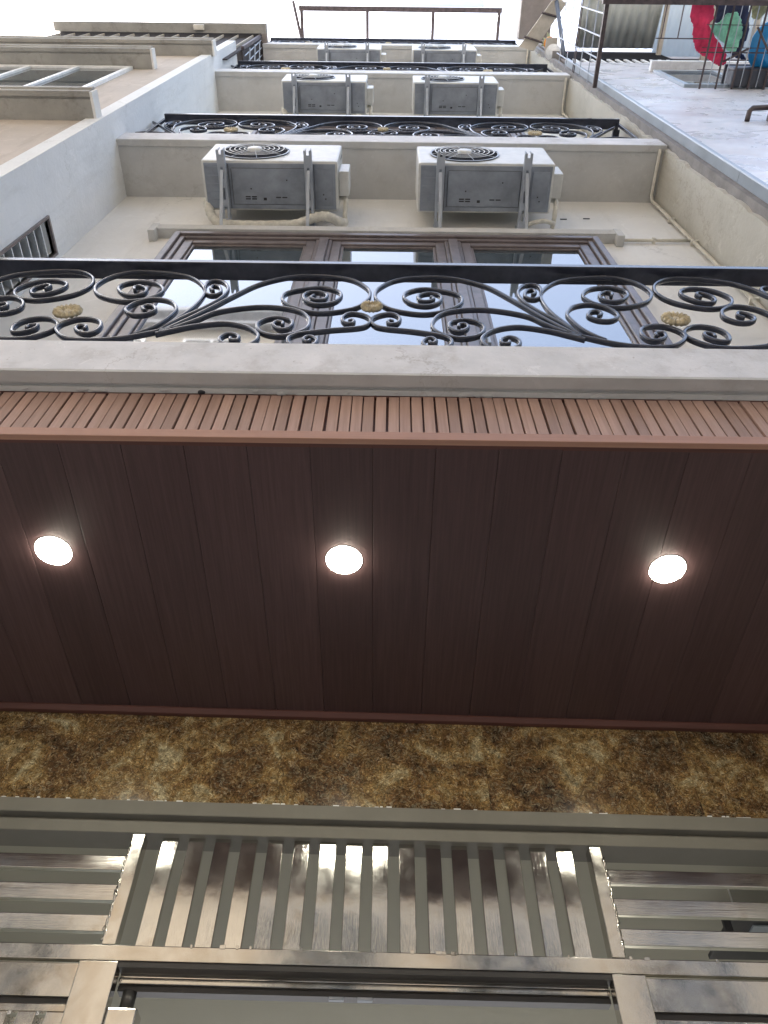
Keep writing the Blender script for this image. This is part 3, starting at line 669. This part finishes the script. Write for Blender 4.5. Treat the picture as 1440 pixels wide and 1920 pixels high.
def lathe_y(prof, n=56):
    V = []; F = []
    for r, y in prof:
        for k in range(n): V.append((r*math.cos(2*math.pi*k/n), y, r*math.sin(2*math.pi*k/n)))
    for i in range(len(prof)-1):
        for k in range(n): F.append((i*n+k, (i+1)*n+k, (i+1)*n+(k+1) % n, i*n+(k+1) % n))
    return poly_me(V, F)
def chan_me(x):
    B = [(x-0.028, x-0.0251, -0.53, -0.012, -0.060, -0.0235), (x+0.0251, x+0.028, -0.53, -0.012, -0.060, -0.0235)]
    B += [(x-0.025, x-0.009, -0.53, -0.012, -0.060, -0.057), (x+0.009, x+0.025, -0.53, -0.012, -0.060, -0.057)]
    B += [(x-0.009, x+0.009, y0, y1, -0.0598, -0.0572) for y0, y1 in ((-0.50, -0.42), (-0.34, -0.28), (-0.20, -0.15), (-0.07, -0.012))]
    B += [(x-0.030, x+0.030, -0.012, -0.001, -0.36, 0.05)]
    B += [(x-0.012, x+0.012, -0.47, -0.45, -0.0235, 0.01), (x-0.012, x+0.012, -0.15, -0.13, -0.0235, 0.01)]
    B += [(x-0.020, x-0.014, -0.53, -0.522, -0.0234, 0.03), (x+0.014, x+0.020, -0.53, -0.522, -0.0234, 0.03)]
    V = []; F = []
    me = multibox_me(B)
    # diagonal brace
    bm = bmesh.new(); bm.from_mesh(me)
    a = Vector((x, -0.40, -0.058)); b = Vector((x, -0.012, -0.33)); d = (b-a).normalized(); nn = d.cross(Vector((1, 0, 0)))
    vs_ = [bm.verts.new(q + Vector((sx*0.011, 0, 0)) + nn*sn*0.003) for q in (a, b) for sx, sn in ((-1, -1), (1, -1), (1, 1), (-1, 1))]
    for f in ((0, 1, 5, 4), (1, 2, 6, 5), (2, 3, 7, 6), (3, 0, 4, 7), (0, 3, 2, 1), (4, 5, 6, 7)): bm.faces.new([vs_[i] for i in f])
    bm.to_mesh(me); bm.free(); return me
ACP = ac_parts()
AL = [['white outdoor air conditioner of the lowest pair, left one, taped hose trailing beneath', 'white outdoor air conditioner of the lowest pair, right one under the second balcony'],
      ['white outdoor air conditioner of the middle pair, left one under the third balcony', 'white outdoor air conditioner of the middle pair, right one under the third balcony'],
      ['white outdoor air conditioner of the topmost pair, left one below the glass canopy', 'white outdoor air conditioner of the topmost pair, right one below the glass canopy']]
for lev in range(3):
    for s in range(2):
        x = (-1.352, 0.190)[s] + 0; x = ((-1.352, 0.190), (-1.268, 0.235), (-1.15, 0.29))[lev][s]; z = (7.44, 11.50, 14.98)[lev]
        t = thing('air_conditioner', AL[lev][s], 'air conditioner', (x, 1.67, z), 0, 'outdoor units on brackets above the windows')
        made = []
        for nme, me, mt, loc, par in ACP:
            o = link(nme, me, mt, made[par] if par is not None else t, loc, nme in ('grille_ring', 'grille_hub', 'valve')); made.append(o)
        if s == 0:
            hp_ = [(1.005, -0.03, 0.02), (0.985, -0.05, -0.07), (0.90, -0.10, -0.10), (0.80, -0.09, -0.09), (0.66, -0.045, -0.10), (0.45, -0.04, -0.12), (0.25, -0.04, -0.12), (0.12, -0.045, -0.11), (0.05, -0.08, -0.06), (0.02, -0.13, -0.0), (0.012, -0.16, 0.05)]
            link('hose', tube_me(crom(hp_, 8), 0.034, None, 10, True, lambda q: 1+0.08*math.sin(q*160)), 'hose', t, smooth=True)
        else:
            hp_ = [(1.01, -0.04, 0.02), (0.99, -0.06, -0.05), (0.92, -0.08, -0.07), (0.84, -0.06, -0.05), (0.80, -0.02, -0.01)]
            link('hose', tube_me(crom(hp_, 8), 0.016, None, 10), 'hose', t, smooth=True)

# ================================================================ GLASS CANOPY ON THE ROOF
t = thing('glass_canopy', 'dark framed glass canopy jutting out at the very top of the house', 'canopy', (0.12, 1.5, 19.5))
xa, xb, ya, yb, zc = -1.80, 2.06, 0.965, 1.49, 19.5
for k in range(4):
    x = xa + (xb-xa)*k/3
    box('rafter', x-0.03, x+0.03, ya+0.04, yb-0.04, zc-0.05, zc+0.02, 'cage', t, 0.004)
box('front_beam', xa-0.05, xb+0.05, ya-0.045, ya+0.0395, zc-0.05, zc+0.02, 'cage', t, 0.004)
box('back_beam', xa-0.05, xb+0.05, yb-0.0395, yb+0.03, zc-0.05, zc+0.02, 'cage', t, 0.004)
for k in range(3):
    x = xa + (xb-xa)*k/3; box('pane', x+0.031, x+(xb-xa)/3-0.031, ya+0.04, yb-0.04, zc+0.004, zc+0.012, 'clear', t)
box('gutter_sheet', xa-0.1, xb-0.3, ya-0.20, ya-0.05, zc+0.0, zc+0.012, 'frost', t)
bar('side_strut', (xa-0.16, ya-0.12, zc+0.02), (xa-0.02, yb, zc-0.06), 0.03, 'cage', t)
for x in (xa, xb): box('post', x-0.03, x+0.03, 1.56, 1.62, 18.75, zc-0.05, 'cage', t)
for x in (xa, xb): box('post_arm', x-0.03, x+0.03, yb+0.0305, 1.62, zc-0.0499, zc+0.019, 'cage', t)

# ================================================================ LEFT NEIGHBOUR
nl = thing('neighbour_house', 'beige rendered house with stained concrete ledges left of the white house', 'house', (-4.5, 1.06, 0))
box('wall', -8.5, -2.302, 1.065, 1.35, 0, 12.9, 'beige', nl)
box('wall', -8.5, -2.302, 1.3505, 7, 0, 12.9, 'beige', nl)
def ledge(z, y0, x1, th=0.13):
    pf = [(1.068, z), (y0+0.055, z), (y0+0.052, z+0.012), (y0+0.04, z+0.012), (y0+0.037, z-0.004), (y0, z-0.004), (y0, z+th*0.55), (y0-0.012, z+th*0.6), (y0-0.012, z+th), (1.068, z+th)]
    o = prism_x('ledge', pf, -8.4, x1, 'ledge', nl)
    box('end_cap', x1+0.0005, x1+0.02, y0+0.005, 1.0675, z-0.002, z+th-0.002, 'wall', o)
    return o
ledge(7.97, 0.868, -2.235); ledge(10.97, 0.873, -2.56); ledge(12.25, 0.90, -2.16, 0.16)
def nwin(par, x0, x1, z0, z1, y, npan, fm='white', fw=0.05):
    B = [(x0, x0+fw, y-0.03, y+0.02, z0, z1), (x1-fw, x1, y-0.03, y+0.02, z0, z1), (x0+fw, x1-fw, y-0.03, y+0.02, z0, z0+fw), (x0+fw, x1-fw, y-0.03, y+0.02, z1-fw, z1)]
    wd = (x1-x0-2*fw)/npan
    for k in range(1, npan): B.append((x0+fw+wd*k-0.02, x0+fw+wd*k+0.02, y-0.028, y+0.018, z0+fw, z1-fw))
    w = link('window', multibox_me(B, par, 0.003), fm, par)
    for k in range(npan): box('pane', x0+fw+wd*k+0.021*(k > 0), x0+fw+wd*(k+1)-0.021*(k < npan-1), y-0.008, y-0.001, z0+fw, z1-fw, 'glass', w)
    return w
nwin(nl, -4.42, -2.76, 9.25, 10.95, 1.062, 3)
nwin(nl, -4.4, -2.80, 5.4, 7.56, 1.062, 3, 'frame')
nwin(nl, -4.4, -2.80, 1.2, 3.4, 1.062, 3, 'frame')

rt = thing('rooftop_cage', 'dark slatted rooftop enclosure with stained eave above the beige house', 'enclosure', (-3.6, 1.2, 12.9))
box('eave', -5.35, -2.0, 0.975, 1.105, 15.82, 15.97, 'ledge', rt); box('eave_return', -2.085, -2.0, 1.1055, 1.75, 15.82, 15.97, 'brick', rt)
box('roof_sheet', -5.3, -2.09, 1.11, 3.0, 15.9, 15.93, 'acd', rt)
box('back_panel', -5.3, -2.12, 1.16, 1.175, 12.92, 15.815, 'umber', rt)
for k in range(14):
    x = -5.28+k*0.235; box('rib', x, x+0.018, 1.125, 1.158, 12.92, 15.815, 'board', rt)
box('corner_post', -2.115, -2.075, 1.115, 1.16, 14.02, 15.815, 'cage', rt)
box('side_panel', -2.119, -2.10, 1.1765, 1.72, 14.02, 15.815, 'umber', rt)
for k in range(5): bar('brace', (-2.085, 1.19+k*0.1, 15.75), (-2.085, 1.24+k*0.1, 14.1), 0.009, 'galv', rt)
for k in range(3): bar('brace', (-2.07, 1.18, 15.5-k*0.5), (-2.07, 1.70, 15.1-k*0.5), 0.009, 'galv', rt)
box('lamp_box', -3.13, -2.97, 0.99, 1.06, 15.74, 15.818, 'pvc', rt, 0.006)

# ================================================================ RIGHT NEIGHBOUR
nr = thing('neighbour_house', 'smooth grey-lilac rendered house with steel flashing right of the white house', 'house', (5.0, 1.18, 0))
box('wall', 2.262, 9, 1.18, 1.42, 0, 13.2, 'smooth', nr)
box('wall', 2.262, 9, 1.4205, 7, 0, 13.2, 'smooth', nr)
z = 0.0
while z < 13.0:
    prism = [(2.236, 1.2045), (2.236, 1.138), (2.242, 1.130), (2.272, 1.130), (2.280, 1.138), (2.280, 1.178), (2.2615, 1.178), (2.2615, 1.2045)]
    zt = min(z+1.72, 13.15); V = [(a, b, z) for a, b in prism]+[(a, b, zt) for a, b in prism]; k = len(prism)
    me = poly_me(V, [(i, (i+1) % k, k+(i+1) % k, k+i) for i in range(k)]+[tuple(range(k-1, -1, -1)), tuple(range(k, 2*k))], nr)
    link('flashing', me, 'flash', nr); z += 1.725
box('sill', 3.10, 9, 1.06, 1.179, 12.25, 12.33, 'white', nr, 0.006)
nwin(nr, 3.12, 3.86, 10.98, 12.2, 1.176, 1, 'flash', 0.06)
tube('pipe_stub', [(3.06, 1.178, 8.98), (3.06, 1.10, 8.98), (3.09, 1.08, 9.0), (3.30, 1.08, 9.07), (3.6, 1.09, 9.1)], 0.022, 'cage', nr)
box('pipe_bracket', 3.24, 3.30, 1.06, 1.178, 8.85, 9.02, 'cage', nr)
# upper storey: grille, recess with painted shade, sheet canopies
box('recess_wall', 2.32, 9, 1.40, 1.6, 13.202, 17.0, 'brick', nr)
box('vent_back', 2.36, 3.80, 1.23, 1.24, 13.202, 13.61, 'matte', nr)
for k in range(12): box('grille_bar', 2.42+k*0.115, 2.46+k*0.115, 1.182, 1.20, 13.201, 13.615, 'white', nr)
box('painted_shadow_board', 2.36, 3.80, 1.185, 1.195, 13.62, 14.52, 'matte', nr)  # black sheet painting the shade of the upper opening
def corrugated(name, x0, x1, y0, y1, z, mat, par, pitch=0.085, amp=0.014, tilt=0.0):
    n = int((x1-x0)/pitch*8); V = []; F = []
    for i in range(n+1):
        x = x0+(x1-x0)*i/n; zz = z+amp*math.cos(2*math.pi*(x-x0)/pitch)
        V += [(x, y0, zz+tilt), (x, y1, zz), (x, y0, zz+tilt+0.002), (x, y1, zz+0.002)]
    for i in range(n):
        a = i*4; b = a+4; F += [(a, a+1, b+1, b), (a+2, b+2, b+3, a+3), (a, b, b+2, a+2), (a+1, a+3, b+3, b+1)]
    return link(name, poly_me(V, F, par), mat, par, smooth=True)
corrugated('canopy_sheet', 2.62, 3.74, 0.15, 1.14, 14.55, 'corr', nr, 0.12, 0.018, tilt=-0.25)
corrugated('canopy_sheet', 3.76, 5.6, 0.15, 1.24, 14.62, 'frost', nr, 0.12, 0.01, tilt=-0.25)
for x in (3.72, 4.35, 5.0): box('canopy_rafter', x, x+0.05, 0.2, 1.30, 14.18, 14.27, 'board', nr)
box('canopy_beam', 2.6, 5.7, 1.26, 1.34, 14.46, 14.56, 'cage', nr)
box('mullion_post', 3.72, 3.77, 1.19, 1.24, 13.202, 14.17, 'white', nr)
box('roof_beam', 2.08, 2.60, 0.2, 1.215, 16.6, 16.9, 'brick', nr); box('roof_post', 2.30, 2.55, 1.21, 1.39, 13.202, 16.58, 'brick', nr)

bd = thing('leaning_board', 'pale weathered board propped at a slant beside the topmost balcony', 'board', (2.2, 0.9, 14.6))
c = [(1.88, 1.17, 15.0), (2.32, 0.56, 15.0), (2.53, 0.60, 15.0), (2.10, 1.23, 15.0)]
V = c + [(x, y, z+0.03) for x, y, z in c]
link('sheet', poly_me(V, BF, bd), 'board', bd)
for t_ in (0.2, 0.7):
    a = Vector(c[0]).lerp(Vector(c[1]), t_); b = Vector(c[3]).lerp(Vector(c[2]), t_); dd = (b-a)
    bar('batten', a-dd*0.15+Vector((0, 0, -0.02)), b+dd*0.25+Vector((0, 0, -0.02)), 0.014, 'cage', bd)
bar('prop', (2.36, 0.60, 15.0), (2.36, 1.19, 13.9), 0.03, 'crate', bd)
pt = thing('plant_pot', 'small orange plastic pot beside the slanting board', 'pot', (2.24, 1.08, 14.35))
me = lathe_me([(0.001, 0), (0.055, 0), (0.075, 0.13), (0.082, 0.13), (0.082, 0.15), (0.07, 0.15), (0.06, 0.02)], 24); link('pot', me, 'orange', pt, smooth=True)
for k in range(26):
    a = random.uniform(0, 6.28); l = random.uniform(0.08, 0.2); b = Vector((math.cos(a)*l*0.7, math.sin(a)*l*0.7, 0.15+l)); w = Vector((-math.sin(a), math.cos(a), 0))*0.02
    link('leaf', poly_me([tuple(Vector((0, 0, 0.12))), tuple(b*0.6+w+Vector((0, 0, .05))), tuple(b), tuple(b*0.6-w+Vector((0, 0, .05)))], [(0, 1, 2, 3)]), 'olive', pt)
box('shelf', 2.16, 2.32, 1.0, 1.20, 14.318, 14.348, 'board', pt)
bk = thing('plastic_bucket', 'small white bucket on the ledge below the orange pot', 'bucket', (2.24, 1.16, 13.9))
link('body', lathe_me([(0.001, 0), (0.075, 0), (0.10, 0.2), (0.106, 0.2), (0.106, 0.215), (0.09, 0.215), (0.07, 0.02)], 28), 'white', bk, smooth=True)
tube('handle', crom([(-0.10, 0, 0.2), (-0.07, 0.05, 0.26), (0, 0.08, 0.28), (0.07, 0.05, 0.26), (0.10, 0, 0.2)], 5), 0.004, 'galv', bk, 6)
box('bracket', -0.05+2.24, 0.05+2.24, 1.12, 1.25, 13.87, 13.898, 'cement', bk)

# ---------------------------------------------------------------- cage on the right neighbour
cg = thing('balcony_cage', 'rusty iron bar cage jutting from the grey house at upper right', 'cage', (3.3, 1.18, 10.9))
z0 = 10.9
box('front_beam', 2.10, 5.2, 0.385, 0.435, z0-0.03, z0+0.03, 'cage', cg)
box('side_beam', 2.128, 2.168, 0.4355, 1.18, z0-0.02, z0+0.02, 'cage', cg)
for k in range(11):
    x = 3.262+k*0.17; bar('floor_bar', (x, 0.41, z0), (x, 1.18, z0), 0.011, 'cage', cg, 6)
for x0, x1 in ((2.75, 2.76), (2.92, 2.93)): box('floor_bar', x0, x1, 0.4355, 0.72, z0-0.006, z0+0.006, 'cage', cg)
box('cross_bar', 2.70, 3.26, 0.72, 0.73, z0-0.006, z0+0.006, 'cage', cg)
box('cross_bar', 3.2, 5.2, 0.84, 0.852, z0+0.012, z0+0.022, 'cage', cg)
bar('brace', (3.72, 0.62, z0), (4.05, 1.17, 10.55), 0.011, 'cage', cg, 6); bar('brace', (3.70, 0.80, z0+0.01), (3.45, 0.93, z0+0.01), 0.011, 'cage', cg, 6)
for z in (12.08, 12.16, 13.1): box('side_bar', 2.143, 2.153, 0.41, 1.18, z-0.006, z+0.006, 'cage' if z < 13 else 'galv', cg)
for y in (0.52, 0.72, 0.915, 1.09): bar('upright', (2.148, y, z0), (2.148, y, 13.3), 0.008, 'galv', cg, 6)
for y in (0.60, 0.80, 1.0): box('floor_wire', 3.2, 5.2, y, y+0.006, z0+0.012, z0+0.018, 'cage', cg)
for k in range(10): bar('floor_wire', (3.347+k*0.17, 0.43, z0+0.004), (3.347+k*0.17, 1.17, z0+0.004), 0.005, 'galv', cg, 5)
for z in (11.3, 11.75, 12.6): bar('side_wire', (2.148, 0.42, z), (2.148, 1.17, z), 0.006, 'galv', cg, 5)
for k in range(18): bar('front_wire', (2.30+k*0.16, 0.41, z0+0.03), (2.30+k*0.16, 0.41, 13.48), 0.007, 'cage', cg, 5)
for x in (2.148, 5.15): bar('upright', (x, 0.41, z0), (x, 0.41, 13.5), 0.016, 'cage', cg, 6)
box('top_beam', 2.10, 5.2, 0.385, 0.435, 13.48, 13.53, 'cage', cg)

def cloth(name, lb, cat, outline, z, mat, amp, seed, th=0.012):
    """a crumpled garment: outline filled with a fine grid, folded by noise, with thickness"""
    xs = [p[0] for p in outline]; ys = [p[1] for p in outline]; st = 0.013
    def inside(x, y):
        c_ = False; n = len(outline)
        for i in range(n):
            (ax, ay), (bx, by) = outline[i], outline[i-1]
            if (ay > y) != (by > y) and x < (bx-ax)*(y-ay)/(by-ay)+ax: c_ = not c_
        return c_
    nx = int((max(xs)-min(xs))/st)+2; ny = int((max(ys)-min(ys))/st)+2; idx = {}; V = []; F = []
    for i in range(nx):
        for j in range(ny):
            x = min(xs)+i*st; y = min(ys)+j*st
            if inside(x, y):
                q = Vector((x*5.5+seed, y*3.0, seed)); h = amp*(noise.noise(q)+0.6*noise.noise(q*2.3)+0.5*abs(noise.noise(Vector((x*26+y*9, y*4, seed)))))
                idx[i, j] = len(V); V.append((x+0.008*noise.noise(q*3), y+0.008*noise.noise(q*3+Vector((9, 0, 0))), z+abs(h)))
    for (i, j) in list(idx):
        if all(k in idx for k in ((i+1, j), (i, j+1), (i+1, j+1))): F.append((idx[i, j], idx[i+1, j], idx[i+1, j+1], idx[i, j+1]))
    me = poly_me(V, F); bm = bmesh.new(); bm.from_mesh(me)
    for v in [v for v in bm.verts if not v.link_faces]: bm.verts.remove(v)
    bmesh.ops.smooth_vert(bm, verts=bm.verts[:], factor=0.5)
    bmesh.ops.solidify(bm, geom=bm.faces[:], thickness=th)
    bm.to_mesh(me); bm.free()
    o = link(name, me, mat, None, smooth=True)
    sm = o.modifiers.new('s', 'SUBSURF'); sm.levels = 1; sm.render_levels = 1
    tag(o, lb, cat, 'washing in the balcony cage'); return o
cloth('red_garment', 'crumpled red garment lying on the bars of the balcony cage', 'clothing', [(3.007, .43), (3.26, .43), (3.285, .556), (3.24, .61), (3.38, .74), (3.499, .861), (3.503, .958), (3.437, .983), (3.3, .92), (3.148, .84), (3.09, .74), (3.073, .627), (3.02, .55)], 10.95, 'red', 0.06, 2.0)
cloth('green_garment', 'mint green garment draped beside the red one in the cage', 'clothing', [(3.38, .50), (3.50, .475), (3.56, .56), (3.60, .66), (3.59, .78), (3.57, .85), (3.49, .845), (3.40, .76), (3.30, .70), (3.23, .61), (3.33, .57)], 10.93, 'green', 0.07, 5.0)
cloth('navy_garment', 'dark navy garment hanging behind the mint green one', 'clothing', [(3.30, .42), (3.66, .43), (3.73, .68), (3.70, .85), (3.85, .97), (3.60, .90), (3.5, .75), (3.35, .6)], 11.10, 'navy', 0.06, 8.0)
cloth('olive_garment', 'small olive cloth at the far right of the cage', 'clothing', [(3.68, .42), (3.85, .42), (3.88, .5), (3.8, .58), (3.72, .56)], 11.12, 'olive', 0.05, 11.0)
bs = thing('plastic_basin', 'bright blue round plastic basin on the cage bars at the right edge', 'basin', (3.99, 0.80, 10.915), 0, 'washing in the balcony cage')
link('bowl', lathe_me([(0.001, 0), (0.15, 0), (0.16, 0.008), (0.225, 0.13), (0.245, 0.135), (0.25, 0.15), (0.235, 0.152), (0.215, 0.135), (0.15, 0.012), (0.001, 0.012)], 56), 'blue', bs, smooth=True)
for R, zz in ((0.125, -0.003), (0.19, 0.06)): link('rib_ring', lathe_me([(R-0.004, zz), (R, zz-0.004), (R+0.005, zz)], 56), 'blue', bs, smooth=True)
bx = thing('storage_box', 'charcoal plastic box at the back of the cage under the basin', 'box', (3.8, 1.07, 10.915), 0, 'washing in the balcony cage')
box('body', 3.59, 4.05, 0.985, 1.165, 10.915, 11.15, 'crate', bx, 0.02); box('lid', 3.575, 4.065, 0.975, 1.172, 11.151, 11.18, 'crate', bx, 0.006)

# ================================================================ ACROSS THE ALLEY (seen only in the glass and the steel)
def opposite(name, lb, x0, x1, h, mat):
    t = thing(name, lb, 'house', ((x0+x1)/2, -3.4, 0))
    box('wall', x0, x1, -9, -3.4, 0, h, mat, t)
    k = 0
    zz = 1.0
    while zz+1.9 < h:
        xx = x0+0.7
        while xx+1.2 < x1:
            B = [(xx, xx+0.06, -3.40, -3.34, zz, zz+1.7), (xx+1.14, xx+1.2, -3.40, -3.34, zz, zz+1.7), (xx+0.06, xx+1.14, -3.40, -3.34, zz, zz+0.06), (xx+0.06, xx+1.14, -3.40, -3.34, zz+1.64, zz+1.7), (xx+0.57, xx+0.63, -3.398, -3.345, zz+0.06, zz+1.64)]
            w = link('window', multibox_me(B, t), 'white', t); box('pane', xx+0.06, xx+1.14, -3.39, -3.37, zz+0.06, zz+1.64, 'glass', w)
            xx += 2.0
        prism_x('string_course', [(-3.401, zz+2.3), (-3.22, zz+2.3), (-3.22, zz+2.42), (-3.401, zz+2.42)], x0, x1, 'edge', t)
        zz += 3.5
    prism_x('cornice', [(-3.401, h-0.3), (-3.15, h-0.2), (-3.15, h), (-3.401, h)], x0, x1, 'edge', t)
opposite('opposite_house', 'ochre rendered house across the alley, seen reflected in the left balcony window', -9.0, -1.7, 18.0, 'opp')
opposite('opposite_house', 'low ochre house across the alley, seen reflected in the gate steel', -1.65, 9.0, 10.5, 'opp')
